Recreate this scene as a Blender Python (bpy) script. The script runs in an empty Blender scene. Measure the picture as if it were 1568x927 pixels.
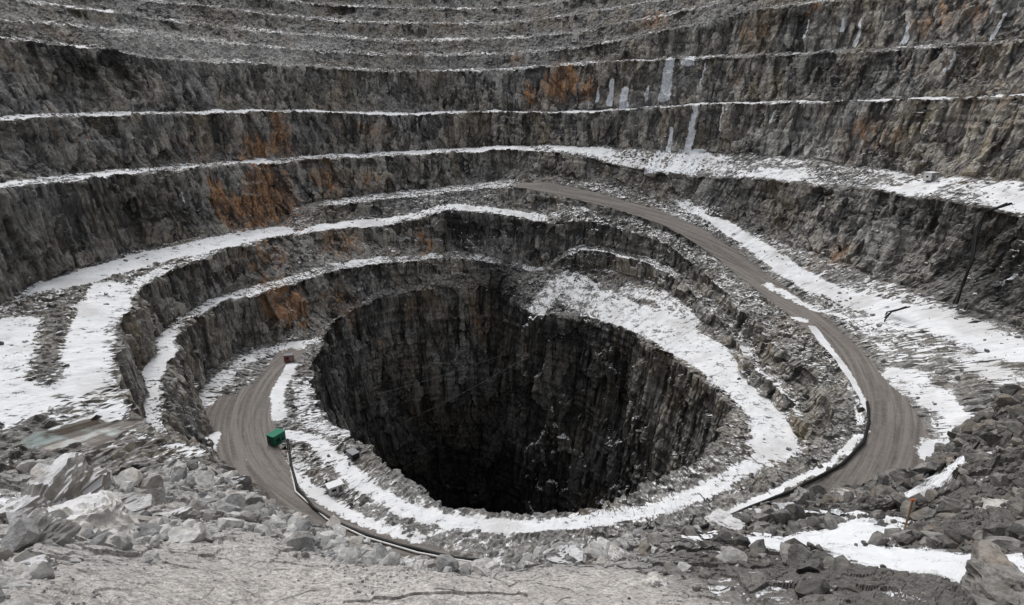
import bpy, math, numpy as np, time, random
from mathutils import Vector
T0=time.time()
f4=np.float32
SC=bpy.context.scene
# ------------------------------------------------------------------ survey station
F=900.0; PIT=math.radians(19.0); CP,SP=math.cos(PIT),math.sin(PIT)
CY=205.0           # pit centre is (0,CY); station (camera) is the origin
def ray(px,py):
    dx=(px-784)/F; dv=(463.5-py)/F
    return dx, CP+dv*SP, -SP+dv*CP
def W(px,py,z):
    x,y,w=ray(px,py); t=z/w
    return x*t,y*t,z
def WR(px,py,r):
    x,y,w=ray(px,py)
    a=x*x+y*y; b=-2*CY*y; c=CY*CY-r*r
    t=(-b+math.sqrt(max(0,b*b-4*a*c)))/(2*a)
    return x*t,y*t,w*t
def pol(p):
    return (math.degrees(math.atan2(p[0],p[1]-CY)), math.hypot(p[0],p[1]-CY), p[2])
def Z(px,py,z): return pol(W(px,py,z))
def R(px,py,r): return pol(WR(px,py,r))
def P(t,r,z): return (t,r,z)
# ------------------------------------------------------------------ noise
rs=np.random.RandomState(7)
TT=rs.rand(64,64,64).astype(f4).ravel()
T1=rs.rand(64*64*64).astype(f4);T2=rs.rand(64*64*64).astype(f4);T3=rs.rand(64*64*64).astype(f4)
def vn(x,y,z):
    x=x.astype(f4);y=y.astype(f4);z=z.astype(f4)
    fx=np.floor(x);fy=np.floor(y);fz=np.floor(z)
    u=x-fx;v=y-fy;w=z-fz
    ix=fx.astype(np.int32);iy=fy.astype(np.int32);iz=fz.astype(np.int32)
    u=u*u*(3-2*u);v=v*v*(3-2*v);w=w*w*(3-2*w)
    x0=(ix&63)<<12;x1=((ix+1)&63)<<12;y0=(iy&63)<<6;y1=((iy+1)&63)<<6;z0=iz&63;z1=(iz+1)&63
    a=TT[x0|y0|z0];b=TT[x1|y0|z0];a=a+(b-a)*u
    c=TT[x0|y1|z0];b=TT[x1|y1|z0];c=c+(b-c)*u
    a=a+(c-a)*v
    d=TT[x0|y0|z1];b=TT[x1|y0|z1];d=d+(b-d)*u
    c=TT[x0|y1|z1];b=TT[x1|y1|z1];c=c+(b-c)*u
    d=d+(c-d)*v
    return (a+(d-a)*w)*2-1
def fbm(x,y,z,o=4,g=.5):
    s=0;a=1.;t=0
    for i in range(o):
        s=s+a*vn(x*2**i+17.3*i,y*2**i-9.1*i,z*2**i+5.7*i);t+=a;a*=g
    return s/t
def cell(x,y,z,tilt=1.0):
    x=x.astype(f4);y=y.astype(f4);z=z.astype(f4)
    bx=np.floor(x-.5);by=np.floor(y-.5);bz=np.floor(z-.5)
    best=np.full(x.shape,9e9,f4);out=np.zeros(x.shape,f4)
    for i in (0,1):
        for j in (0,1):
            for k in (0,1):
                cx=bx+i;cy=by+j;cz=bz+k
                h=((cx.astype(np.int32)&63)<<12)|((cy.astype(np.int32)&63)<<6)|(cz.astype(np.int32)&63)
                a=T1[h];b=T2[h];c=T3[h]
                dx=x-(cx+.15+.7*a);dy=y-(cy+.15+.7*b);dz=z-(cz+.15+.7*c)
                d=dx*dx+dy*dy+dz*dz
                m=d<best
                best=np.where(m,d,best)
                v=(a*7.13%1-.5)*2+tilt*((b*5.7%1-.5)*dx+(c*9.3%1-.5)*dy+(a*3.9%1-.5)*dz)*2
                out=np.where(m,v,out)
    return out
def sm(a,b,x):
    t=np.clip((x-a)/(b-a),0,1);return t*t*(3-2*t)
# ------------------------------------------------------------------ breaklines of the pit
ring={}
ring['A']=[Z(490,540,-100),Z(480,590,-100),Z(505,630,-100),Z(575,680,-100),Z(640,742,-100),Z(700,778,-100),Z(784,785,-100),Z(880,780,-100),
 Z(960,762,-100),Z(1010,735,-100),Z(1085,685,-100),Z(1115,625,-100),Z(1065,575,-101),Z(990,530,-102),Z(900,487,-103),Z(815,484,-104),
 P(-60,94,-96),P(-40,98,-93),P(-20,96,-93),P(-4,94,-97)]
ring['B']=[Z(480,522,-99),Z(440,522,-99),Z(370,530,-99),Z(300,600,-100),Z(322,650,-100),Z(330,700,-100),Z(385,745,-100),P(-150,108,-100),P(180,108,-98),
 Z(960,815,-99),Z(1050,790,-99),Z(1120,758,-99),Z(1180,728,-99),Z(1222,690,-99),Z(1205,640,-99),Z(1150,590,-98),Z(1110,535,-96),Z(1060,480,-92),Z(1000,432,-88),
 R(920,410,108),R(860,412,103),P(-3,99,-90),P(-20,100,-90),P(-40,102,-90)]
ring['C']=[P(-150,112,-84),Z(275,690,-79),Z(255,640,-78),Z(250,600,-78),Z(262,560,-78),Z(285,520,-78),Z(320,490,-78),Z(370,463,-78),Z(410,447,-78),
 R(455,432,108),R(510,415,106),R(560,408,105),R(640,402,104),R(700,395,104),R(760,405,103),R(820,418,104)]
ring['D']=[P(-150,117,-82),Z(218,620,-77.5),Z(224,560,-77.5),Z(246,510,-77.5),Z(290,474,-77.5),Z(340,450,-77.5),Z(400,434,-77.5),
 R(450,420,113),R(510,402,111),R(560,396,110),R(640,389,109),R(700,383,109),R(760,393,108),R(820,408,108)]
ring['E']=[P(-150,122,-64),Z(215,670,-62),Z(190,610,-61),Z(180,560,-61),Z(190,510,-61),Z(215,460,-61),Z(260,420,-61),Z(340,385,-61),
 R(430,365,128),R(520,350,124),R(600,345,120),R(690,322,118),R(780,330,117),R(860,346,115)]
ring['F']=[R(440,350,136),R(520,340,133),R(600,333,130),R(690,312,127),R(780,320,126),R(860,333,124)]
ring['G']=[R(435,326,141),R(500,316,139),R(560,310,138),R(650,300,137),R(720,292,137),R(800,287,136),R(835,296,134),R(900,310,131),R(960,326,129),R(1020,347,126),
 R(1070,376,122),R(1120,415,116),R(1170,455,112),Z(1215,490,-79),Z(1250,520,-80),Z(1285,560,-80.5),Z(1310,600,-81),Z(1330,640,-82),Z(1325,670,-83),
 Z(1290,710,-85),Z(1215,752,-87),Z(1100,797,-90),Z(1020,832,-92),P(180,110,-97),P(-165,112,-96)]
ring['H']=[R(440,318,147),R(560,303,146),R(650,293,146),R(720,286,146),R(790,280,146),R(840,279,146),R(900,292,144),R(960,308,142),R(1020,326,139),R(1070,347,135),
 R(1120,380,130),R(1180,425,125),R(1240,470,122),Z(1290,510,-80),Z(1340,560,-80.5),Z(1380,600,-81.5),Z(1418,650,-83),Z(1435,695,-85),P(150,126,-90),P(180,122,-96),P(-165,125,-92)]
ring['I']=[Z(0,470,-57),Z(50,442,-57),Z(100,417,-57),Z(200,387,-57),Z(340,358,-57.5),R(432,341,146),R(450,314,151),R(560,298,151),R(650,289,151),R(720,282,151),
 R(790,275,151),R(850,270,152),R(910,278,152),R(970,292,152),R(1010,308,151),R(1100,335,150),R(1200,370,150),R(1330,420,151),R(1460,465,154),R(1568,510,160),
 P(125,166,-64),P(145,162,-64),P(180,150,-72),P(-150,172,-56),P(-135,170,-57),P(-120,160,-57)]
ring['J']=[R(0,290,160),R(130,275,160),R(270,262,160),R(400,250,160),R(500,245,160),R(600,240,160),R(700,235,160),R(784,230,160),R(870,236,160),R(960,258,161),
 R(1050,270,162),R(1150,275,162),R(1250,285,162),R(1350,295,163),R(1430,305,165),R(1500,318,168),R(1568,330,172),P(125,178,-38),P(145,176,-40),P(180,172,-44),P(-150,180,-36),P(-120,170,-28)]
ring['K']=[R(0,277,171),R(130,264,172),R(270,254,173),R(400,243,174),R(500,238,174),R(600,233,175),R(700,228,175),R(784,223,176),R(870,223,178),
 R(1000,229,182),R(1100,235,186),R(1200,240,186),R(1300,253,184),R(1400,265,182),R(1500,271,184),R(1568,276,188),P(125,190,-36),P(145,184,-36),P(180,180,-38),P(-150,186,-34),P(-120,178,-27)]
ring['L']=[R(0,184,182),R(150,178,182),R(340,173,182),R(500,172,183),R(600,176,183),R(784,172,184),R(900,173,187),R(1000,166,190),R(1100,159,193),R(1250,157,194),
 R(1400,153,193),R(1568,149,196),P(125,198,-12),P(145,192,-20),P(180,188,-26),P(-150,192,-20),P(-120,188,-8)]
ring['N']=[R(0,60,207),R(170,76,207),R(230,92,207),R(330,96,207),R(480,102,208),R(600,112,208),R(784,108,208),R(900,98,210),R(1000,94,211),R(1100,88,213),R(1250,82,213),
 R(1400,76,213),R(1568,66,215),P(120,226,10),P(145,226,-10),P(180,226,-14),P(-145,226,-10),P(-115,220,16)]
ring['O2']=[R(0,30,228),R(200,50,229),R(330,66,229),R(480,78,228),R(600,86,227),R(784,84,226),R(900,72,227),R(1000,52,229),R(1150,18,231),R(1250,4,231),R(1400,-8,232),
 R(1568,-25,234),P(120,240,30),P(145,245,0),P(180,248,-8),P(-145,245,0),P(-115,240,30)]
ring['P2']=[R(0,0,250),R(200,24,250),R(330,42,250),R(480,56,249),R(600,64,248),R(784,60,246),R(900,48,247),R(1000,28,249),R(1150,-8,252),R(1568,-70,256),P(120,260,50),P(180,270,2),P(-115,260,45)]
ring['Q2']=[R(0,-35,272),R(200,-2,272),R(480,30,270),R(600,38,268),R(784,36,267),R(1000,4,270),R(1150,-30,272),R(1568,-110,278),P(120,285,75),P(180,300,15),P(-115,285,70)]
ring['U2']=[R(0,-65,293),R(480,8,290),R(784,14,288),R(1000,-20,291),R(1568,-140,298),P(120,305,90),P(180,320,22),P(-115,305,90)]
ring['V2']=[R(0,-95,314),R(480,-14,310),R(784,-8,308),R(1000,-45,311),R(1568,-170,318),P(120,325,105),P(180,340,30),P(-115,325,105)]
ring['R2']=[R(0,-130,338),R(784,-32,332),R(1568,-200,338),P(120,345,120),P(180,360,40),P(-115,345,120)]
# ------------------------------------------------------------------ angular grid
th=np.concatenate([np.linspace(-152,168,2450,endpoint=False),np.linspace(168,208,90,endpoint=False)])
NC=len(th)
def terp(pts,s=1.0):
    pts=sorted(pts);t=np.array([p[0] for p in pts]);r=np.array([p[1] for p in pts]);z=np.array([p[2] for p in pts])
    t3=np.concatenate([t-360,t,t+360]);r3=np.tile(r,3);z3=np.tile(z,3)
    g=np.arange(-540,540,.25)
    k=np.exp(-.5*(np.arange(-20,21)*.25/s)**2);k/=k.sum()
    rr=np.convolve(np.interp(g,t3,r3),k,'same');zz=np.convolve(np.interp(g,t3,z3),k,'same')
    return np.interp(th,g,rr),np.interp(th,g,zz)
D={k:list(terp(v)) for k,v in ring.items()}
def ang(a,b,w):
    t=(th+180)%360-180
    if a<=b: return sm(a-w,a+w,t)*(1-sm(b-w,b+w,t))
    return np.clip(sm(a-w,a+w,t)+(1-sm(b-w,b+w,t)),0,1)
def frac(a,b,fr,fz): return [a[0]+(b[0]-a[0])*fr,a[1]+(b[1]-a[1])*fz]
def mix(a,b,w): return [a[0]*(1-w)+b[0]*w,a[1]*(1-w)+b[1]*w]
wr=ang(14,-158,7)
wl=ang(-150,-46,2.5)
E=D['E'];I=D['I']
D['F']=mix(D['F'],frac(E,I,.3,.3),wl)
D['G']=mix(D['G'],frac(E,I,.6,.5),wl)
D['H']=mix(D['H'],frac(E,I,.85,.9),wl)
for k,fr,fz in (('C',.14,.30),('D',.34,.36),('E',.48,.76),('F',.86,.88)):
    D[k]=mix(D[k],frac(D['B'],D['G'],fr,fz),wr)
o=lambda k,dr,dz:[D[k][0]+dr,D[k][1]+dz]
D['M']=o('L',12,1.0);D['O']=o('N',10,2);D['O3']=o('O2',10,2.5);D['P3']=o('P2',10,3);D['Q3']=o('Q2',10,3);D['U3']=o('U2',10,3);D['V3']=o('V2',10,3)
A=D['A']
D['A1']=[A[0]*.92,A[1]*0-150.];D['A2']=[A[0]*.80,A[1]*0-215.];D['A3']=[A[0]*.62,A[1]*0-275.];D['A4']=[A[0]*.02,A[1]*0-285.]
D['S']=[A[0]*0+400,D['R2'][1]+35];D['S2']=[A[0]*0+900,D['R2'][1]*0+150];D['S3']=[A[0]*0+4000,D['R2'][1]*0+150]
order=[('A4',0,0),('A3',8,0),('A2',24,0),('A1',74,0),('A',74,0),('B',36,1),('C',38,2),('D',14,1),('E',36,2),('F',14,1),('G',26,2),('H',18,3),('I',16,1),('J',50,2),('K',18,1),
 ('L',50,2),('M',8,1),('N',54,2),('O',10,1),('O2',36,2),('O3',10,1),('P2',26,2),('P3',8,1),('Q2',26,2),('Q3',8,1),('U2',22,2),('U3',8,1),('V2',20,2),('V3',8,1),('R2',16,2),('S',10,0),('S2',6,0),('S3',4,0)]
ct=np.cos(np.radians(th));st=np.sin(np.radians(th))
for n,(k,_,ty) in enumerate(order):
    r,z=D[k]
    if k in('S','S2','S3','A4'):continue
    q=r/11
    am=2.7 if k not in('G','H','A') else .6
    if k=='A': am=2.0
    if k in ('A3','A2','A1'): am=6
    r=r+am*fbm(ct*q+n*3.1,st*q,np.full(NC,n*1.7),5,.65)
    z=z+(1.5 if k not in('G','H','A','B') else .15)*fbm(ct*q+9,st*q,np.full(NC,n*2.7),4,.6)
    D[k]=[r,z]
for (a,_,_),(b,_,_) in zip(order[:-1],order[1:]):
    dz=np.abs(D[b][1]-D[a][1]);D[b][0]=np.maximum(D[b][0],D[a][0]+.10*dz+.8)
rows_r=[];rows_z=[];rows_u=[]
rows_r.append(D['A4'][0]);rows_z.append(D['A4'][1]);rows_u.append(0.)
tl=sm(-.05,.5,fbm(ct*9,st*9,ct*0+3,3))
for i in range(1,len(order)):
    a=D[order[i-1][0]];b=D[order[i][0]];n=order[i][1];ty=order[i][2]
    for j in range(1,n+1):
        t=j/n
        if ty==2: 
            k5=.12+.5*np.roll(tl,137*i); rf=(1-k5)*t+k5*(1-(1-t)**4)
        else: rf=t
        rows_r.append(a[0]+(b[0]-a[0])*rf);rows_z.append(a[1]+(b[1]-a[1])*t);rows_u.append(i-1+t)
RR=np.array(rows_r);ZZ=np.array(rows_z);UU=np.array(rows_u)[:,None]*np.ones((1,NC));NR=RR.shape[0]
TH=np.ones((NR,1))*th[None,:]; TH180=(TH+180)%360-180
X=RR*st[None,:];Y=CY+RR*ct[None,:]
names=[k for k,_,_ in order];ix={k:i for i,k in enumerate(names)}
def gridnormal(X,Y,Zz):
    def du(a): return np.gradient(a,axis=0)
    def dt(a):
        return (np.roll(a,-1,1)-np.roll(a,1,1))
    ax,ay,az=du(X),du(Y),du(Zz);bx,by,bz=dt(X),dt(Y),dt(Zz)
    nx=ay*bz-az*by;ny=az*bx-ax*bz;nz=ax*by-ay*bx
    l=np.sqrt(nx*nx+ny*ny+nz*nz)+1e-9
    s=np.where(nz<0,-1,1)/l
    return nx*s,ny*s,nz*s
nx,ny,nz=gridnormal(X,Y,ZZ)
wall=1-sm(.45,.85,nz)
# ------------------------------------------------------------------ masks
def seg(a,b,soft=.12):
    return sm(ix[a]-soft,ix[a]+soft,UU)*(1-sm(ix[b]-soft,ix[b]+soft,UU))
def tw(a,b,w=4): return sm(a-w,a+w,TH180)*(1-sm(b-w,b+w,TH180))
def polyd(pts):
    best=np.full(X.shape,1e9,f4);xs=[p[0] for p in pts];ys=[p[1] for p in pts]
    m=(X>min(xs)-15)&(X<max(xs)+15)&(Y>min(ys)-15)&(Y<max(ys)+15)
    x=X[m];y=Y[m];bb=np.full(x.shape,1e9)
    for a,b in zip(pts[:-1],pts[1:]):
        vx,vy=b[0]-a[0],b[1]-a[1];l=vx*vx+vy*vy+1e-9
        t=np.clip(((x-a[0])*vx+(y-a[1])*vy)/l,0,1)
        bb=np.minimum(bb,np.hypot(x-a[0]-t*vx,y-a[1]-t*vy))
    best[m]=bb;return best
snow=np.zeros_like(X)+.25; road=np.zeros_like(X);rust=np.zeros_like(X);dark=np.zeros_like(X);light=np.zeros_like(X)
lf=fbm(X/22,Y/22,ZZ/22,3)
def bench(a,b,v): 
    global snow
    snow=np.maximum(snow,seg(a,b)*v)
rightside=np.clip(sm(8,16,TH180)+(1-sm(-156,-150,TH180)),0,1)
snow=np.maximum(snow,seg('A3','A')*tw(5,125)*(.47+.12*(1-sm(-190,-130,ZZ))))
snow=np.maximum(snow,seg('A','B')*.42)
bench('C','D',(1-rightside)*(.70+.3*lf));bench('E','F',(1-rightside)*(.68+.26*lf));bench('J','K',.64+.3*lf);bench('L','M',.68+.25*lf);bench('N','O',.50+.3*lf);bench('O2','O3',.54+.25*lf);bench('P2','P3',.54+.25*lf);bench('Q2','Q3',.54+.2*lf);bench('U2','U3',.54+.2*lf);bench('V2','V3',.5+.2*lf)
snow=np.maximum(snow,seg('B','G')*tw(5,112)*(.56+.3*lf))
snow=np.maximum(snow,seg('D','G')*tw(-45,6)*.47)
snow=np.maximum(snow,seg('H','I')*tw(8,115)*(.56+.24*lf))
snow=np.maximum(snow,seg('G','I')*tw(-45,3)*.62)
snow=np.maximum(snow,seg('F','I')*tw(-150,-46)*(.48+.22*lf))
snow=np.maximum(snow,seg('J','L')*tw(5,90)*.47)
road=np.maximum(road,seg('G','H',.06)*tw(1,190,2))
road=np.maximum(road,seg('G','H',.06)*(TH180<-160))
def stroke(arr,pts,w,v,soft=2.0,z=None,mode='max'):
    q=[W(*p) for p in pts];d=polyd(q)
    m=(1-sm(w-soft*.5,w+soft*.5,d))
    if z is not None: m=m*(np.abs(ZZ-z[0])<z[1])
    if mode=='max': return np.maximum(arr,m*v)
    return arr*(1-m*(1-v))
zz=(-99,8)
rd=[(455,530,-100),(430,560,-100),(400,600,-100),(378,640,-100),(375,690,-100),(400,730,-100),(450,775,-100),(530,830,-100),(640,880,-100)]
road=stroke(road,rd[:3],5,1,2,zz);road=stroke(road,rd[2:],8.5,1,2,zz)
road=stroke(road,[(352,620,-100),(350,660,-100),(372,700,-100),(430,770,-100)],8,1,2,zz)
snow=snow*(1-.85*road)
snow=stroke(snow,[(448,560,-100),(425,600,-100),(428,640,-100)],2.6,.8,2,zz)
snow=stroke(snow,[(465,585,-100),(475,640,-100),(520,662,-100)],5,.62,3,zz)
snow=stroke(snow,[(440,665,-100),(480,672,-100),(510,700,-100),(560,745,-100),(620,782,-100),(700,803,-100),(800,810,-100),(900,800,-100),(1000,785,-100),(1080,755,-100),(1150,715,-100),(1185,685,-100)],3.8,.70,4,zz)
snow=stroke(snow,[(450,690,-100),(462,735,-100),(500,765,-100),(560,800,-100),(640,825,-100)],2.6,.62,3,zz)
snow=stroke(snow,[(1050,790,-100),(1120,765,-100),(1180,735,-100),(1225,700,-98)],2.0,.6,3,(-95,12))
snow=stroke(snow,[(1185,690,-100),(1180,640,-100),(1150,605,-99),(1110,570,-98)],8.5,.72,6,zz)
snow=stroke(snow,[(1110,560,-98),(1050,520,-97),(990,480,-95),(930,455,-93),(870,440,-93)],10,.74,5,(-95,14))
snow=stroke(snow,[(1010,490,-97),(930,470,-97),(850,450,-97),(815,478,-102)],6,.74,5,(-97,14))
snow=stroke(snow,[(960,425,-85),(1010,440,-87),(1060,480,-90)],5,.68,4,(-85,14))
snow=stroke(snow,[(890,405,-84),(950,412,-84),(1000,425,-86)],3.5,.7,4,(-84,9))
snow=stroke(snow,[(1210,500,-82),(1225,500,-82)],3,.66,4,(-82,9))
snow=stroke(snow,[(300,625,-100),(330,590,-100),(380,550,-100),(440,530,-100),(480,528,-100)],5,.64,5,zz)
snow=stroke(snow,[(330,665,-100),(318,700,-100)],2,.7,2,zz)
snow=stroke(snow,[(1245,500,-79),(1290,560,-80),(1318,610,-81),(1322,640,-82)],1.6,.84,1.5,(-80,8))
snow=stroke(snow,[(1322,660,-83),(1280,700,-85),(1200,745,-88),(1120,785,-90)],1.7,.8,1.2,(-86,8))
snow=stroke(snow,[(960,305,-58),(1080,340,-62),(1160,375,-66),(1260,411,-66),(1380,450,-66),(1480,495,-67),(1568,540,-68)],5.8,.84,4,(-64,12))
snow=stroke(snow,[(1400,465,-68),(1568,545,-70)],7,.74,5,(-68,12))
snow=stroke(snow,[(1380,560,-77),(1430,600,-78),(1470,650,-80),(1440,682,-82)],5,.74,5,(-78,9))
snow=stroke(snow,[(1180,415,-70),(1280,465,-74),(1340,500,-76)],2.8,.68,4,(-72,10))
snow=stroke(snow,[(1480,540,-72),(1568,600,-72)],5,.66,6,(-72,10))
snow=stroke(snow,[(20,455,-58),(110,430,-58),(220,395,-58),(330,368,-58),(430,350,-59)],7,.80,5,(-58,6))
snow=stroke(snow,[(30,500,-59),(20,560,-59),(30,630,-60)],8,.72,6,(-59,6))
snow=stroke(snow,[(165,440,-60),(128,510,-60),(118,590,-60)],6,.73,5,(-59,6))
snow=stroke(snow,[(90,480,-60),(78,520,-60),(70,580,-60)],2.2,.4,5,(-59,6),'mul')
snow=stroke(snow,[(0,720,-60),(100,705,-60),(230,740,-60)],12,.5,8,(-62,9),'mul')
pq=[W(85,668,-60),W(120,655,-60),W(165,655,-60)];pd=polyd(pq)+2.8*fbm(X/5,Y/5,X*0,4);pond=(1-sm(3.8,4.6,pd))*(np.abs(ZZ+60)<6)
snow=snow*(1-pond)
def blob(arr,px,py,r,sw,sh,v):
    t,rr,z=R(px,py,r)
    d=((TH180-t)*r*.01745/sw)**2+((ZZ-z)/sh)**2
    return np.maximum(arr,v*np.exp(-d)*(np.abs(RR-r)<30))
for b in [(410,290,156,13,16,1.25),(380,320,156,15,9,1.2),(335,315,156,6,16,1.),(500,275,156,14,10,.55),(430,205,178,7,14,.9),(395,225,178,10,9,.7),(860,125,206,12,15,.85),(810,140,206,8,11,.6),
  (900,140,206,9,11,.6),(790,92,224,10,7,.5),(560,195,178,25,8,.38),(650,370,113,6,8,.7),(520,375,118,16,8,.55),(560,275,156,14,8,.42),(1120,120,206,14,10,.35),(1290,390,156,8,14,.42),
  (1340,200,188,25,16,.36),(1500,170,188,30,16,.3),(300,230,178,16,12,.36),(1000,30,245,12,8,.7),(1150,50,225,14,8,.45),(1450,20,225,30,16,.40),(1250,10,225,14,10,.45),(1420,110,206,25,12,.34),
  (480,470,92,9,13,.9),(540,470,92,14,12,.6),(740,490,92,7,16,.55),(640,470,92,20,12,.42),(420,395,120,14,7,.6),(600,520,88,12,14,.35),(690,40,270,14,6,.4),(60,40,226,14,6,.3),(130,200,178,20,10,.28),(440,60,245,12,5,.4)]:
    rust=blob(rust,*b)
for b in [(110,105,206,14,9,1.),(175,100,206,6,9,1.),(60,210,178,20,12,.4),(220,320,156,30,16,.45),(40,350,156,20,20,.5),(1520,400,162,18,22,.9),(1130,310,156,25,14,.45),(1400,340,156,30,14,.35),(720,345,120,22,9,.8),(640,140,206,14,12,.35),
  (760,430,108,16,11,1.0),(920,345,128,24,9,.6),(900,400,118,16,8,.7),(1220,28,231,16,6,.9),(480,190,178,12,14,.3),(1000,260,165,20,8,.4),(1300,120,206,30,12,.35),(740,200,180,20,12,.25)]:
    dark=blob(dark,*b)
for b in [(330,76,216,26,9,1.),(250,62,218,22,8,1.),(440,86,216,18,7,.9),(470,60,240,22,6,.8),(650,98,214,25,4,.5),(1050,130,206,26,12,.35),(800,75,225,30,5,.4)]:
    light=blob(light,*b)
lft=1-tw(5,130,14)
dark=np.maximum(dark,(1-sm(-205,-105+15*lf,ZZ))*(.985*lft+.76*(1-lft)))  # hole darkens with depth: shade painted into the colour, over dark wet rock
dark=np.maximum(dark,(1-sm(-230,-160+12*lf,ZZ))*.97)  # shade of the deepest walls, painted almost black
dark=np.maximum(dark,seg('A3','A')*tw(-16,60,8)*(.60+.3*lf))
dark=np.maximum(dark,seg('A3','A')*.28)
ice=np.zeros_like(X)
def icefall(px,y0,y1,r,w,v=1.):
    global ice
    t,_,z0=R(px,y0,r);_,_,z1=R(px,y1,r)
    d=np.abs((TH180-t)*r*.01745+.8*fbm(ZZ/3,ZZ*0+px,ZZ*0,2))
    ww=w*(1+.5*sm(z0,z1,ZZ))
    ice=np.maximum(ice,v*(1-sm(ww*.4,ww*1.3,d))*sm(z1-1.5,z1+.5,ZZ)*(1-sm(z0-.5,z0+1.5,ZZ))*(np.abs(RR-r)<16))
for q in [(1022,90,154,205,2.8),(936,122,162,203,1.5),(957,135,165,203,2.1),(916,131,154,203,.8),(1314,30,66,225,.8),(1050,83,98,205,3.5,.7),(1288,28,46,225,.7),(1388,36,66,225,.8),(1062,160,232,188,2.0,.65),
  (1030,195,240,188,1.6,.7),(1005,235,264,170,3.0,.9),(1050,232,264,172,8,.8),(990,131,154,203,.9),(280,295,310,156,1.2,.4),(880,225,238,178,1,.6),(1105,165,200,188,.7,.6),(1180,162,190,188,.6,.6),(1075,95,140,205,.6,.6),
  (1450,80,110,207,.5,.6),(1530,20,60,226,.7,.6),(1235,30,60,225,.5,.7),(1340,420,440,152,.6,.5),(640,180,200,180,.5,.4),(1520,420,440,158,1,.6)]: icefall(*q)
# ------------------------------------------------------------------ relief
print('masks',time.time()-T0)
cal=1-np.clip(np.maximum(sm(.5,.75,snow),road*1.0),0,1)*(1-wall)*.85
cal=np.minimum(cal,1-.93*sm(.3,.8,road))
cal=cal*(1-pond*.97)
big=fbm(X/18,Y/18,ZZ/36,3)*2.8
wp=fbm(X/9,Y/9,ZZ/9,2)*.5
c1=cell(X/6+wp,Y/6,ZZ/22+wp*.6,.9);c2=cell(X/2.6+wp,Y/2.6+wp,ZZ/8,.8);c3=cell(X/1.3,Y/1.3,ZZ/2.0)
dip=ZZ+.12*X+3*fbm(X/50,Y/50,ZZ/50,2)
strat=vn(X/30,Y/30,dip/1.7)*.42+vn(X/14,Y/14,dip/.9)*.18
rp=sm(-.15,.3,fbm(X/20,Y/20,ZZ/12+4,2))
crk=np.maximum(0,.10-np.abs(vn(X/3.5,Y/3.5,ZZ/30)))*9   # vertical joints
dw=big+c1*1.35+c2*(.38+.5*rp)+c3*(.08+.30*rp)+strat-crk*.8+fbm(X/1.7,Y/1.7,ZZ/2.5,2)*(.10+.15*rp)
db=fbm(X/12,Y/12,ZZ/12,3)*.9+cell(X/2.8,Y/2.8,ZZ/2.8)*.5+cell(X/1.15,Y/1.15,ZZ/1.15)*.3+fbm(X/1.6,Y/1.6,ZZ/1.6,2)*.25
ds=fbm(X/7,Y/7,ZZ/7,4,.6)*.6
disp=wall*dw+(1-wall)*(cal*db+(1-cal)*ds*(1-.6*road)*(1-pond))
far=sm(350,440,RR);disp=disp*(1-far)
X2=X+nx*disp;Y2=Y+ny*disp;Z2=ZZ+nz*disp
slab=.5+.24*c1+.20*c2+.14*c3+.14*np.sign(strat)*np.abs(strat)**.5-.35*crk*wall
RAD=RR.copy()
print('relief',time.time()-T0)
def build(name,X,Y,Zz,attrs,closed,mat):
    NR,NC=X.shape
    co=np.stack([X,Y,Zz],-1).reshape(-1,3).astype(f4)
    i=np.arange(NR-1)[:,None];jn=NC if closed else NC-1
    j=np.arange(jn)[None,:];j2=(j+1)%NC
    q=np.stack([i*NC+j,i*NC+j2,(i+1)*NC+j2,(i+1)*NC+j],-1).reshape(-1,4).astype(np.int32)
    me=bpy.data.meshes.new(name);me.vertices.add(len(co));me.vertices.foreach_set('co',co.ravel())
    me.loops.add(q.size);me.loops.foreach_set('vertex_index',q.ravel())
    me.polygons.add(len(q));me.polygons.foreach_set('loop_start',np.arange(0,q.size,4,dtype=np.int32))
    try: me.polygons.foreach_set('loop_total',np.full(len(q),4,np.int32))
    except Exception: pass
    me.update(calc_edges=True)
    for k,v in attrs.items():
        at=me.attributes.new(k,'FLOAT','POINT');at.data.foreach_set('value',v.astype(f4).ravel())
    me.materials.append(mat)
    ob=bpy.data.objects.new(name,me);SC.collection.objects.link(ob)
    p=me.polygons[len(me.polygons)//2]
    if p.normal.z<0: me.flip_normals()
    me.shade_flat() if hasattr(me,'shade_flat') else None
    return ob
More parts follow.
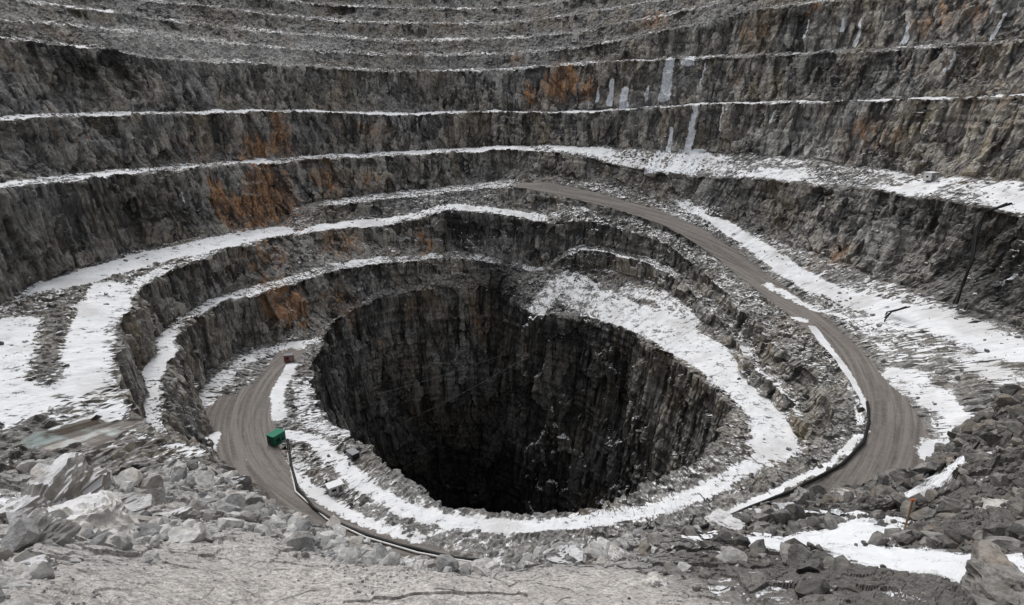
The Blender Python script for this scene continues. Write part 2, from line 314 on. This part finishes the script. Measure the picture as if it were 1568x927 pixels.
# ------------------------------------------------------------------ materials
class NT:
    def __init__(s,name):
        s.m=bpy.data.materials.new(name);s.m.use_nodes=True;s.t=s.m.node_tree;s.t.nodes.clear();s.n=s.t.nodes
        s.out=s.n.new('ShaderNodeOutputMaterial');s.b=s.n.new('ShaderNodeBsdfPrincipled');s.l(s.b.outputs[0],s.out.inputs[0])
        s.b.inputs['Specular IOR Level'].default_value=.25
        s.geo=s.n.new('ShaderNodeNewGeometry');s.pos=s.geo.outputs['Position']
    def l(s,a,b): s.t.links.new(a,b)
    def set(s,inp,v):
        if isinstance(v,(int,float)): inp.default_value=v
        elif isinstance(v,tuple): inp.default_value=v if len(v)==len(inp.default_value) else (*v,1)
        else: s.l(v,inp)
    def at(s,name):
        a=s.n.new('ShaderNodeAttribute');a.attribute_name=name;return a.outputs['Fac']
    def M(s,op,a,b=0.,c=None,clamp=False):
        n=s.n.new('ShaderNodeMath');n.operation=op;n.use_clamp=clamp;s.set(n.inputs[0],a);s.set(n.inputs[1],b)
        if c is not None:s.set(n.inputs[2],c)
        return n.outputs[0]
    def map(s,sc):
        n=s.n.new('ShaderNodeVectorMath');n.operation='MULTIPLY';s.l(s.pos,n.inputs[0]);n.inputs[1].default_value=sc;return n.outputs[0]
    def noise(s,sc,det=4,rough=.55,dist=0.,vec=None):
        n=s.n.new('ShaderNodeTexNoise');s.l(vec if vec is not None else s.map(sc),n.inputs['Vector']);n.inputs['Scale'].default_value=1;n.inputs['Detail'].default_value=det
        n.inputs['Roughness'].default_value=rough;n.inputs['Distortion'].default_value=dist;return n.outputs['Fac']
    def ss(s,v,a,b,lo=0.,hi=1.):
        n=s.n.new('ShaderNodeMapRange');n.interpolation_type='SMOOTHSTEP';s.set(n.inputs[0],v);n.inputs[1].default_value=a;n.inputs[2].default_value=b
        n.inputs[3].default_value=lo;n.inputs[4].default_value=hi;return n.outputs[0]
    def mx(s,f,a,b,bt='MIX'):
        n=s.n.new('ShaderNodeMix');n.data_type='RGBA';n.blend_type=bt;s.set(n.inputs[0],f);s.set(n.inputs[6],a);s.set(n.inputs[7],b);return n.outputs[2]
    def bump(s,h,st,d=1.):
        n=s.n.new('ShaderNodeBump');n.inputs['Strength'].default_value=st;n.inputs['Distance'].default_value=d;s.l(h,n.inputs['Height'])
        return n.outputs[0]
def rockmat():
    k=NT('quarry_rock')
    sx=k.n.new('ShaderNodeSeparateXYZ');k.l(k.geo.outputs['Normal'],sx.inputs[0]);nz=sx.outputs[2]
    flat=k.ss(nz,.5,.85);steep=k.M('SUBTRACT',1.,flat)
    big=k.noise((.018,.018,.03),2);med=k.noise((.12,.12,.12),3,.65);fine=k.noise((.9,.9,.9),3,.75)
    streak=k.noise((.20,.20,.012),3,.7,.2);streak2=k.noise((.7,.7,.03),3,.65)
    c=k.mx(k.ss(big,.38,.62),(.235,.235,.23),(.25,.225,.185))
    c=k.mx(k.ss(med,.35,.7),c,(.33,.32,.30))
    sl=k.at('slab');c=k.mx(1.,c,k.mx(k.ss(sl,.1,.9),(.45,.45,.46),(1.5,1.49,1.47)),'MULTIPLY')
    lt=k.M('MULTIPLY',k.ss(streak2,.55,.70),steep)
    c=k.mx(k.M('MULTIPLY',lt,.5),c,(.44,.43,.41))
    oc=k.M('MULTIPLY',k.ss(k.noise((.035,.035,.02),2,.6),.50,.66),k.ss(streak2,.35,.6))
    c=k.mx(k.M('MULTIPLY',oc,.5),c,(.29,.215,.12))
    ru=k.at('rust');rn=k.noise((.30,.30,.05),4,.7)
    rm=k.ss(k.M('ADD',ru,k.M('MULTIPLY',k.M('SUBTRACT',rn,.5),1.5)),.24,.75)
    rm=k.M('MULTIPLY',rm,k.ss(ru,.05,.25))
    c=k.mx(k.M('MULTIPLY',rm,.84),c,k.mx(k.ss(rn,.40,.62),(.17,.09,.05),(.60,.33,.16)))
    dk=k.M('MULTIPLY',k.ss(streak,.53,.36),steep)
    c=k.mx(k.M('MULTIPLY',dk,.86),c,(.04,.04,.042))
    gr=k.mx(k.ss(fine,.3,.7),(.13,.13,.13),(.30,.297,.29))
    c=k.mx(k.M('MULTIPLY',flat,.75),c,gr)
    c=k.mx(k.M('MULTIPLY',k.at('light'),.85),c,k.mx(fine,(.36,.355,.34),(.52,.51,.49)))
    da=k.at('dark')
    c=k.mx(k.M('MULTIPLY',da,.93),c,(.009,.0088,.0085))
    c=k.mx(1.,c,k.mx(k.ss(fine,.25,.75),(.58,.58,.58),(1.34,1.34,1.34)),'MULTIPLY')
    ro=k.at('road');rdm=k.ss(k.M('ADD',ro,k.M('MULTIPLY',k.M('SUBTRACT',med,.5),.5)),.4,.6)
    cx=k.n.new('ShaderNodeCombineXYZ');k.l(k.M('MULTIPLY',k.at('rad'),.9),cx.inputs[0]);sp=k.n.new('ShaderNodeSeparateXYZ');k.l(k.pos,sp.inputs[0])
    k.l(k.M('MULTIPLY',sp.outputs[0],.035),cx.inputs[1]);k.l(k.M('MULTIPLY',sp.outputs[1],.035),cx.inputs[2])
    trk=k.noise(None,3,.65,.4,cx.outputs[0])
    rc=k.mx(k.ss(trk,.35,.65),(.120,.108,.098),(.225,.205,.188))
    rc=k.mx(k.ss(fine,.4,.7,0,.35),rc,(.27,.255,.24))
    c=k.mx(rdm,c,rc)
    po=k.at('pond');c=k.mx(k.M('MULTIPLY',po,.95),c,k.mx(k.ss(k.noise((.16,.16,.16),3),.50,.64),(.075,.06,.048),(.24,.29,.28)))
    sn=k.at('snow');n0=k.noise((.07,.07,.07),2);n1=k.noise((.26,.26,.26),4,.74);n2=k.noise((1.4,1.4,1.4),3,.65)
    v=k.M('ADD',sn,k.M('MULTIPLY',k.M('SUBTRACT',n1,.5),1.45));v=k.M('ADD',v,k.M('MULTIPLY',k.M('SUBTRACT',n2,.5),.55))
    v=k.M('ADD',v,k.M('MULTIPLY',k.M('SUBTRACT',n0,.5),.5))
    v=k.M('ADD',v,k.M('MULTIPLY',k.M('SUBTRACT',nz,.96),1.3))
    sm_=k.M('MULTIPLY',k.ss(v,.44,.55),k.ss(nz,.38,.6))
    ic=k.at('ice');icm=k.ss(k.M('ADD',ic,k.M('MULTIPLY',k.M('SUBTRACT',streak2,.5),1.5)),.34,.52);icm=k.M('MULTIPLY',icm,k.ss(ic,.05,.2))
    sc=k.mx(k.ss(n1,.3,.7),(.70,.715,.74),(.82,.83,.84))
    sc=k.mx(k.M('MULTIPLY',k.ss(n0,.5,.7),.5),sc,(.50,.495,.485))
    c=k.mx(sm_,c,sc)
    c=k.mx(icm,c,k.mx(n2,(.62,.66,.70),(.9,.91,.92)));sm_=k.M('MAXIMUM',sm_,icm)
    k.l(c,k.b.inputs['Base Color'])
    wet=k.M('MULTIPLY',k.M('MAXIMUM',po,k.M('MULTIPLY',dk,.4)),.75);k.l(k.M('SUBTRACT',.88,wet),k.b.inputs['Roughness'])
    h=k.M('MULTIPLY',fine,.6)
    h=k.M('MULTIPLY',h,k.M('SUBTRACT',1.,k.M('MULTIPLY',k.M('MAXIMUM',sm_,k.M('MAXIMUM',rdm,po)),.88)))
    k.l(k.bump(h,.65,.8),k.b.inputs['Normal'])
    return k.m
ROCK=rockmat()
def gravelmat():
    k=NT('foreground_gravel')
    sx=k.n.new('ShaderNodeSeparateXYZ');k.l(k.geo.outputs['Normal'],sx.inputs[0]);nz=sx.outputs[2]
    a=k.noise((.12,.12,.12),3);b=k.noise((2.2,2.2,2.2),5,.75);g=k.noise((9,9,9),3,.8);g2=k.noise((22,22,22),2,.7)
    c=k.mx(k.ss(a,.38,.62),(.34,.337,.332),(.45,.44,.425))
    c=k.mx(k.at('dark'),c,(.12,.116,.11))
    c=k.mx(k.M('MULTIPLY',k.at('road'),.9),c,k.mx(k.ss(b,.3,.7),(.38,.36,.34),(.60,.575,.55)))
    c=k.mx(1.,c,k.mx(k.ss(g,.3,.7),(.5,.5,.5),(1.35,1.34,1.33)),'MULTIPLY')
    c=k.mx(k.ss(g2,.60,.68,0,.4),c,(.38,.25,.18))
    c=k.mx(k.ss(g2,.42,.33,0,.5),c,(.12,.115,.11))
    c=k.mx(k.ss(b,.42,.30,0,.6),c,(.15,.145,.14))
    sn=k.at('snow');n1=k.noise((.45,.45,.45),5,.65);n2=k.noise((4,4,4),3,.65)
    v=k.M('ADD',sn,k.M('MULTIPLY',k.M('SUBTRACT',n1,.5),1.1));v=k.M('ADD',v,k.M('MULTIPLY',k.M('SUBTRACT',n2,.5),.35))
    v=k.M('ADD',v,k.M('MULTIPLY',k.M('SUBTRACT',nz,.85),.6))
    s=k.ss(v,.5,.57)
    c=k.mx(s,c,k.mx(n1,(.68,.70,.72),(.81,.82,.83)))
    k.l(c,k.b.inputs['Base Color']);k.b.inputs['Roughness'].default_value=.9
    h=k.M('ADD',k.M('MULTIPLY',g,.09),k.M('MULTIPLY',b,.10));h=k.M('MULTIPLY',h,k.M('SUBTRACT',1.,k.M('MULTIPLY',s,.9)))
    k.l(k.bump(h,.7,.8),k.b.inputs['Normal'])
    return k.m
GRAV=gravelmat()
def stonemat(name,c1,c2,sc=3.,snowy=0.):
    k=NT(name)
    a=k.noise((sc,sc,sc),4,.7);b=k.noise((sc*.2,)*3,3)
    c=k.mx(k.ss(a,.3,.7),c1,c2);c=k.mx(k.ss(b,.5,.65,0,.35),c,(.28,.22,.16))
    t=k.at('tone');c=k.mx(1.,c,k.mx(t,(.5,.5,.51),(1.3,1.29,1.27)),'MULTIPLY')
    if snowy:
        sx=k.n.new('ShaderNodeSeparateXYZ');k.l(k.geo.outputs['Normal'],sx.inputs[0])
        v=k.M('ADD',k.M('SUBTRACT',sx.outputs[2],.8),k.M('MULTIPLY',k.M('SUBTRACT',b,.5),3.));c=k.mx(k.ss(v,.12,.2,0,snowy),c,(.72,.73,.75))
    k.l(c,k.b.inputs['Base Color']);k.b.inputs['Roughness'].default_value=.9
    k.l(k.bump(a,.7,.15),k.b.inputs['Normal']);return k.m
STONE=stonemat('loose_stone',(.28,.28,.28),(.54,.54,.53))
STONED=stonemat('dark_loose_stone',(.10,.098,.093),(.25,.242,.23))
STONEB=stonemat('bench_stone',(.12,.12,.118),(.28,.275,.265),1.,.8)
STONE2=stonemat('boulder_stone',(.25,.243,.232),(.54,.525,.50),1.8,.7)
def plain(name,c,rough=.6,metal=0.,var=.25,sc=3.):
    k=NT(name);a=k.noise((sc,sc,sc),4,.6)
    k.l(k.mx(a,tuple(x*(1-var) for x in c),tuple(min(1,x*(1+var)) for x in c)),k.b.inputs['Base Color']);k.b.inputs['Roughness'].default_value=rough;k.b.inputs['Metallic'].default_value=metal
    return k.m
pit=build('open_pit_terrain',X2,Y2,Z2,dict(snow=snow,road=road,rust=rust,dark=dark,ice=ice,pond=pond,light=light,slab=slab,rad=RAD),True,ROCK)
print('pit built',time.time()-T0,X.size)
# ------------------------------------------------------------------ foreground ridge
def FR(px,py,rho):
    x,y,w=ray(px,py);h=math.hypot(x,y);t=rho/h
    return (math.degrees(math.atan2(x,y)),rho,w*t)
ph=np.linspace(-62,66,1250)
def ft(pts):
    pts=sorted(pts);a=[p[0] for p in pts];g=np.arange(-90,90,.2);k=np.exp(-.5*(np.arange(-10,11)*.2/.5)**2);k/=k.sum()
    f=lambda v:np.interp(ph,g[10:-10],np.convolve(np.interp(g,a,v),k,'valid'))
    return [f([p[1] for p in pts]),f([p[2] for p in pts])]
F2=ft([FR(-150,720,28),FR(0,718,28),FR(100,715,30),FR(190,722,32),FR(240,718,34),FR(300,712,36),FR(345,722,34),FR(375,755,28),FR(420,790,22),FR(500,800,20),FR(560,825,18),FR(620,855,16),
 FR(700,870,15),FR(784,870,15),FR(850,845,17),FR(900,852,17),FR(1000,828,20),FR(1080,812,23),FR(1150,778,27),FR(1200,765,30),FR(1290,747,36),FR(1400,735,42),FR(1440,702,50),FR(1500,655,56),FR(1568,600,64),FR(1750,520,75)])
F1=ft([FR(-150,830,16),FR(0,830,16),FR(200,850,15),FR(400,855,14),FR(560,878,13),FR(784,898,12.5),FR(1000,870,15),FR(1200,842,19),FR(1400,805,26),FR(1568,735,34),FR(1750,660,40)])
F0=ft([FR(-150,950,10),FR(400,960,10),FR(784,960,10),FR(1200,940,12),FR(1568,890,17),FR(1750,850,19)])
FA=[F0[0]*0+4,F0[1]*0-7.0];FB=[F0[0]*0+.5,F0[1]*0-6.5]
F3=[F2[0]+3,F2[1]-3.0];F4=[F2[0]+12,F2[1]-22];F5=[F2[0]+30,F2[1]-75]
fr=[];fz=[]
seq=[(FB,0),(FA,10),(F0,60),(F1,150),(F2,260),(F3,24),(F4,40),(F5,20)]
fr.append(FB[0]);fz.append(FB[1])
for (a,_),(b,n) in zip(seq[:-1],seq[1:]):
    for j in range(1,n+1):
        t=j/n;fr.append(a[0]+(b[0]-a[0])*t);fz.append(a[1]+(b[1]-a[1])*t)
fr=np.array(fr);fz=np.array(fz);pr=np.radians(ph)[None,:]
fx=fr*np.sin(pr);fy=fr*np.cos(pr)
def fpoly(pts):
    q=[(FR(a,b,c)) for a,b,c in pts];q=[(c*math.sin(math.radians(a)),c*math.cos(math.radians(a))) for (a,c,_) in q]
    bb=np.full(fx.shape,1e9)
    for a,b in zip(q[:-1],q[1:]):
        vx,vy=b[0]-a[0],b[1]-a[1];l=vx*vx+vy*vy+1e-9;t=np.clip(((fx-a[0])*vx+(fy-a[1])*vy)/l,0,1)
        bb=np.minimum(bb,np.hypot(fx-a[0]-t*vx,fy-a[1]-t*vy))
    return bb
fs=np.zeros_like(fx)+.05
PH=np.ones((fx.shape[0],1))*ph[None,:]
fs=np.maximum(fs,.36*sm(12,25,PH));fs=np.maximum(fs,.32*(1-sm(-35,-20,PH)))
for pts,w,v in [([(1180,830,21),(1260,822,22),(1330,815,24)],1.7,.78),([(1360,875,19),(1430,888,18),(1500,885,18)],2.1,.78),([(1400,765,36),(1480,748,40)],.9,.72),([(1240,800,26),(1370,795,27)],1.0,.66),
  ([(1090,805,23),(1060,830,20)],.5,.62),([(340,800,20),(370,795,21)],.4,.66),([(20,765,21),(160,760,23)],.8,.56),([(30,850,15),(120,790,19)],.5,.5)]:
    d=fpoly(pts);fs=np.maximum(fs,v*(1-sm(w*.5,w*1.8,d)))
fdark=np.clip(.92*sm(13,22,PH)+.05,0,1)*1.0
froad=1.0*(1-sm(1.4,4.2,fpoly([(330,925,10.5),(450,905,12),(620,925,11),(784,925,11),(900,905,12),(1000,925,11.5)])+fbm(fx/1.5,fy/1.5,fx*0,4)*1.6))
rough=1-.8*sm(.5,.8,fs)
rough=rough*(1-.7*froad)
sc=.35+fr/45
hum=sm(-.1,.4,fbm(fx/6,fy/6,fz/6+9,2))
d=fbm(fx/5,fy/5,fz*0,5,.58)*.9+(cell(fx/2.2,fy/2.2,fz*0)*.22*hum+cell(fx/.9,fy/.9,fz*0+3)*.09+cell(fx/.35,fy/.35,fz*0+7)*.04+fbm(fx/.4,fy/.4,fz*0,2)*.05)*rough
d=d*sc*1.3*sm(4,9,fr)
FZ=fz+d;FX=fx;FY=fy
build('foreground_ridge_ground',FX,FY,FZ,dict(snow=fs,dark=fdark,road=froad),False,GRAV)
print('fg built',time.time()-T0)
# ------------------------------------------------------------------ rocks
import bmesh
def rockproto(seed,sub=2,blk=0.,hard=False):
    bm=bmesh.new();bmesh.ops.create_icosphere(bm,subdivisions=sub,radius=1)
    r=np.random.RandomState(seed);v=np.array([x.co[:] for x in bm.verts])
    if blk:
        v=v*(1-blk)+blk*.85*v/np.abs(v).max(1)[:,None]
    for _ in range(11 if not blk else 9):
        n=r.randn(3);n/=np.linalg.norm(n);dd=.45+.4*r.rand() if not blk else .55+.4*r.rand()
        if hard: dd=.35+.3*r.rand()
        s=v@n
        v-=np.outer(np.maximum(s-dd,0),n)
    v*=np.array([1,.6+.4*r.rand(),.55+.4*r.rand()])*(1.3 if hard else 1)
    fa=np.array([[q.index for q in p.verts] for p in bm.faces]);bm.free();return v.astype(f4),fa.astype(np.int32)
PR1=[rockproto(i+20,1) for i in range(5)]
PR2=[rockproto(i+20,1) for i in range(3)]+[rockproto(i+70,2,0,True) for i in range(6)]
def scatter(name,pos,size,mat,protos,seed=0,smooth=False):
    r=np.random.RandomState(seed);vs=[];fs_=[];tn=[];off=0
    for p,s in zip(pos,size):
        v,fa=protos[r.randint(len(protos))]
        a=r.rand()*6.28;b=r.randn()*.4;ca,sa,cb,sb=math.cos(a),math.sin(a),math.cos(b),math.sin(b)
        M=np.array([[ca,-sa,0],[sa,ca,0],[0,0,1]])@np.array([[1,0,0],[0,cb,-sb],[0,sb,cb]])
        vs.append((v@M.T)*s+np.array(p));fs_.append(fa+off);off+=len(v);tn.append(np.full(len(v),r.rand()))
    v=np.concatenate(vs).astype(f4);q=np.concatenate(fs_).astype(np.int32);tn=np.concatenate(tn).astype(f4)
    me=bpy.data.meshes.new(name);me.vertices.add(len(v));me.vertices.foreach_set('co',v.ravel());me.loops.add(q.size);me.loops.foreach_set('vertex_index',q.ravel())
    me.polygons.add(len(q));me.polygons.foreach_set('loop_start',np.arange(0,q.size,3,dtype=np.int32))
    me.update(calc_edges=True);a=me.attributes.new('tone','FLOAT','POINT');a.data.foreach_set('value',tn);me.materials.append(mat)
    ob=bpy.data.objects.new(name,me);SC.collection.objects.link(ob);me.shade_flat();return ob
r=np.random.RandomState(5)
prob=(nz>.3)*(road<.2)*(RR<240)*(ZZ>-108)*(np.abs(TH180)<150)*(pond<.1)*(1-.8*sm(.6,.75,snow))
prob=prob*(0.15+sm(.0,.5,fbm(X/14,Y/14,ZZ/14+3,2)))*(.4+seg('B','K')*tw(5,140)*1.5)
area=RR*np.gradient(RR,axis=0);prob=prob*np.abs(area);pf=prob.ravel()/prob.sum()
NB=10000
id_=r.choice(X.size,NB,p=pf)
pos=np.stack([X2.ravel()[id_],Y2.ravel()[id_],Z2.ravel()[id_]],-1);siz=.22+1.0*r.rand(NB)**5+.22*r.rand(NB)
scatter('bench_rubble_rocks',pos,siz,STONEB,PR1,1)
pp=((fr>8)&(fr<F2[0][None,:]+2)).astype(float)*(fs<.6)*fr*(.06+sm(0,.45,fbm(fx/3.5,fy/3.5,fz/4,3)))*(1-.55*froad)
dA=fr*0+np.gradient(fr,axis=0);pp*=dA;pp/=pp.sum()
NF=24000
id_=r.choice(fx.size,NF,p=pp.ravel());pos=np.stack([FX.ravel()[id_],FY.ravel()[id_],FZ.ravel()[id_]],-1)
siz=(.03+.07*r.rand(NF)+.40*r.rand(NF)**9)*(.6+fr.ravel()[id_]/30)
siz=np.where(froad.ravel()[id_]>.5,np.minimum(siz*.6,.055),siz)
phs=PH.ravel()[id_]+5*r.randn(NF);md=phs>18
scatter('foreground_rubble',pos[~md],siz[~md],STONE,PR2,2)
scatter('dark_foreground_rubble',pos[md],siz[md],STONED,PR2,3)
def boulder(px,py,rho,s,sd,st3=(1.15,.85,.85),mat=None,blk=.7):
    a,c,z=FR(px,py,rho);p=(c*math.sin(math.radians(a)),c*math.cos(math.radians(a)),z)
    v,fa=rockproto(sd,5,blk);v=v*s*np.array(st3)
    x,y,z=v[:,0]/s+sd,v[:,1]/s,v[:,2]/s
    dd=fbm(x*2,y*2,z*2,5,.6)*.12+cell(x*1.8,y*1.8,z*1.8)*.09+cell(x*4,y*4,z*4)*.04
    v=v+(dd*s)[:,None]*(v/ (np.linalg.norm(v,axis=1)[:,None]+1e-6))
    scatter('boulder',[p],[1.],mat or STONE2,[(v.astype(f4),fa)],sd)
for q in [(50,805,18.5,2.0,31,(1.25,.9,.9)),(135,822,17,1.35,32,(1.2,.9,.9)),(25,865,14.5,1.1,33),(165,785,20.5,1.2,34),(105,858,15.2,.7,35),(195,835,17,.6,36),(1548,815,27,1.5,11,(1.3,.9,.7)),(1525,900,16,1.0,5,(1.3,.9,.7),STONED),(295,742,34,1.7,8),(345,748,31,1.2,21),(1190,795,26,1.1,9),
  (860,862,15.8,.7,14),(960,860,16.5,.7,15,(1.4,.9,.6)),(420,825,17.5,.5,16),(1390,830,23,.6,18,(1.1,.9,.9),STONED),(640,870,15,.45,40),(560,850,16.5,.5,41),(730,885,14,.35,42),(260,800,20,.7,43),(300,810,19,.5,44),
  (1350,812,25,.5,19,(1.1,.9,.9),STONED),(10,900,13,.8,23),(400,850,15.5,.4,24),(470,820,18,.5,25),(1010,900,13.5,.5,26),(1290,770,33,1.0,27),(1455,720,46,1.6,28,(1.1,.9,.9),STONED),(1110,800,24,.8,29),(1230,770,30,.9,30),(1540,760,34,1.5,45,(1.1,.9,.9),STONED)]: boulder(*q)
print('rocks',time.time()-T0)
# ------------------------------------------------------------------ made objects
Xf,Yf,Zf=X2.ravel(),Y2.ravel(),Z2.ravel()
def ground(x,y):
    d=(Xf-x)**2+(Yf-y)**2;i=np.argpartition(d,6)[:6];return float(Zf[i].mean())
def empty(name,loc,rz=0):
    e=bpy.data.objects.new(name,None);SC.collection.objects.link(e);e.location=loc;e.rotation_euler=(0,0,rz);return e
def box(name,par,c,s,mat,bev=.03):
    bm=bmesh.new();bmesh.ops.create_cube(bm,size=1);bmesh.ops.scale(bm,vec=s,verts=bm.verts);bmesh.ops.translate(bm,vec=c,verts=bm.verts)
    if bev: bmesh.ops.bevel(bm,geom=bm.edges[:],offset=bev,segments=1,affect='EDGES')
    me=bpy.data.meshes.new(name);bm.to_mesh(me);bm.free();me.materials.append(mat);o=bpy.data.objects.new(name,me);SC.collection.objects.link(o);o.parent=par;return o
GREEN=plain('green_paint',(.02,.18,.11));WHITE=plain('white_paint',(.7,.7,.68));REDM=plain('red_paint',(.24,.06,.045));BLK=plain('black_rubber',(.012,.012,.013),.5);STEEL=plain('grey_steel',(.2,.2,.21),.5,.5)
GLASS=plain('dark_glass',(.02,.025,.03),.15);DKG=plain('dark_green_paint',(.01,.07,.05));SN=plain('roof_snow',(.78,.79,.81),.9,0,.03)
def cabin(name,px,py,z,L,Wd,H,rz,body,trim,roof,zg=None):
    x,y,_=W(px,py,z);g=ground(x,y) if zg is None else zg;e=empty(name,(x,y,g-.1),rz)
    box('body',e,(0,0,H/2+.3),(L,Wd,H),body);box('roof',e,(0,0,H+.38),(L+.3,Wd+.3,.16),roof)
    box('skid_left',e,(0,-Wd/2+.3,.12),(L+.4,.2,.3),STEEL);box('skid_right',e,(0,Wd/2-.3,.12),(L+.4,.2,.3),STEEL)
    for s in(-1,1):
        box('door',e,(L*.3*s,s*-(Wd/2+.02),1.3),(.9,.08,2.),trim);box('window',e,(-L*.15*s,s*-(Wd/2+.02),1.75),(1.2,.08,.8),GLASS)
    for i in range(7):
        box('rib_%d'%i,e,(-L/2+L*i/6,0,H/2+.3),(.08,Wd+.1,H-.1),trim,0)
    for s in(-1,1):box('end_window',e,(s*(L/2+.05),0,1.75),(.06,.9,.7),GLASS)
cabin('green_cabin',424,676,-99.6,4.4,2.9,3.1,1.1,GREEN,DKG,GREEN)
cabin('white_site_hut',513,750,-99.8,4.0,2.6,2.4,.6,WHITE,STEEL,SN)
cabin('red_site_hut',443,553,-99.8,3.4,2.4,2.6,.2,REDM,STEEL,STEEL)
cabin('grey_site_hut',541,702,-99.8,3.4,2.2,1.8,-.8,STEEL,BLK,STEEL)
x_,y_,z_=WR(1424,275,178);cabin('white_bench_hut',1424,275,z_,5,3,3,.5,STEEL,WHITE,SN)
x_,y_,z_=WR(880,66,240);cabin('white_bench_hut',880,66,z_,5,3,2.6,.1,WHITE,STEEL,SN)
def tube(name,pts,rad,mat,par=None,res=6):
    cu=bpy.data.curves.new(name,'CURVE');cu.dimensions='3D';cu.bevel_depth=rad;cu.bevel_resolution=2
    s=cu.splines.new('POLY');s.points.add(len(pts)-1)
    for i,p in enumerate(pts): s.points[i].co=(*p,1)
    o=bpy.data.objects.new(name,cu);SC.collection.objects.link(o);cu.materials.append(mat);o.parent=par;return o
def dens(pts,n=8):
    out=[]
    for a,b in zip(pts[:-1],pts[1:]):
        for i in range(n): out.append(tuple(a[k]+(b[k]-a[k])*i/n for k in range(3)))
    out.append(pts[-1]);return out
def pipe(name,pix,rad,mat,lift=.3):
    q=dens([W(*p) for p in pix],6);q=[(x,y,ground(x,y)+lift) for x,y,_ in q]
    zs=np.array([p[2] for p in q]);zs=np.convolve(np.pad(zs,3,'edge'),np.ones(7)/7,'valid')
    return tube(name,[(p[0],p[1],float(z)) for p,z in zip(q,zs)],rad,mat)
pipe('black_pipeline',[(440,672,-99),(445,710,-99),(455,745,-99),(480,775,-99),(510,795,-99),(560,818,-99),(610,835,-99),(660,848,-99),(700,858,-99),(740,862,-99)],.4,BLK,.5)
pipe('black_pipeline',[(1328,615,-81),(1331,645,-82),(1322,680,-83.5),(1290,712,-85),(1250,735,-86),(1215,753,-87),(1150,778,-89),(1080,805,-90),(1020,832,-92)],.4,BLK,.6)
pipe('white_pipe',[(440,690,-99),(452,750,-99),(500,792,-99),(560,822,-99),(640,848,-99),(740,868,-99)],.22,WHITE,.45)
def hose(pts,rad=.3):
    e=empty('hanging_hose_bundle',(0,0,0));rr=random.Random(len(pts)*7+int(pts[0][0]))
    for k in range(3):
        q=[WR(a+rr.uniform(-4,4),b,c-2.2-k*.4) for a,b,c in pts];tube('hose_%d'%k,dens(q,4),rad,BLK,e)
hose([(1545,312,163),(1510,325,162),(1497,350,160),(1490,400,157),(1475,435,155),(1462,465,152)],.36)
hose([(1190,508,107),(1165,515,104),(1152,540,101),(1140,565,98),(1128,585,95)],.24)
hose([(1390,470,140),(1362,478,139),(1352,490,137),(1350,508,135)],.24)
def cable(a,b,sag,nm='overhead_cable'):
    e=empty(nm,(0,0,0));pts=[]
    for i in range(41):
        t=i/40;pts.append(tuple(a[k]+(b[k]-a[k])*t-(4*sag*t*(1-t) if k==2 else 0) for k in range(3)))
    tube('wire',pts,.06,STEEL,e)
cable(WR(585,662,78),WR(880,500,92),3);cable(WR(555,610,80),WR(830,520,92),2)
ORG=plain('orange_paint',(.5,.12,.03));WOOD=plain('wood',(.25,.16,.1))
def post(px,py,rho,h):
    a,c,z=FR(px,py,rho);p=(c*math.sin(math.radians(a)),c*math.cos(math.radians(a)),z);e=empty('marker_post',p)
    tube('stake',[(0,0,-.4),(.03,.02,h)],.04,WOOD,e);box('cap',e,(.03,.02,h),(.12,.08,.10),ORG,.01)
post(1388,800,24,1.0)
# small drums and pallets beside the huts on the ring floor
def drum(px,py,z,mat):
    x,y,_=W(px,py,z);g=ground(x,y);e=empty('fuel_drum',(x,y,g))
    tube('shell',[(0,0,0),(0,0,.95)],.32,mat,e).data.use_fill_caps=True
    for i,h in enumerate((.05,.33,.63,.92)):
        tube('hoop_%d'%i,[(0,0,h-.03),(0,0,h+.03)],.35,mat,e)
for q in [(437,688,-99.8,BLK),(441,694,-99.8,REDM),(433,664,-99.8,STEEL),(500,738,-99.8,BLK),(528,692,-99.8,BLK),(535,712,-99.8,STEEL)]: drum(*q)
# ------------------------------------------------------------------ light
w=bpy.data.worlds.new('World');SC.world=w;w.use_nodes=True;nt=w.node_tree
bg=nt.nodes['Background'];sky=nt.nodes.new('ShaderNodeTexSky');sky.sky_type='NISHITA';sky.sun_disc=False
el,az=math.radians(58),math.radians(-35)
sky.sun_elevation=el;sky.sun_rotation=az;sky.air_density=1.;sky.dust_density=4.
hs=nt.nodes.new('ShaderNodeHueSaturation');hs.inputs['Saturation'].default_value=.25;nt.links.new(sky.outputs[0],hs.inputs['Color']);nt.links.new(hs.outputs[0],bg.inputs[0]);bg.inputs[1].default_value=.145
sl=bpy.data.lights.new('sun','SUN');sl.energy=1.15;sl.angle=math.radians(28);sl.color=(1,.98,.96);so=bpy.data.objects.new('sun',sl);SC.collection.objects.link(so)
dv=Vector((math.sin(az)*math.cos(el),math.cos(az)*math.cos(el),math.sin(el)));so.rotation_euler=dv.to_track_quat('Z','Y').to_euler()
cam=bpy.data.cameras.new('camera');cam.sensor_width=36;cam.lens=36*F/1568;cam.clip_start=.1;cam.clip_end=9000
co=bpy.data.objects.new('camera',cam);SC.collection.objects.link(co);co.rotation_euler=(math.radians(90)-PIT,0,0);SC.camera=co
SC.view_settings.view_transform='Standard';SC.view_settings.look='None';SC.view_settings.exposure=0
print('done',time.time()-T0)
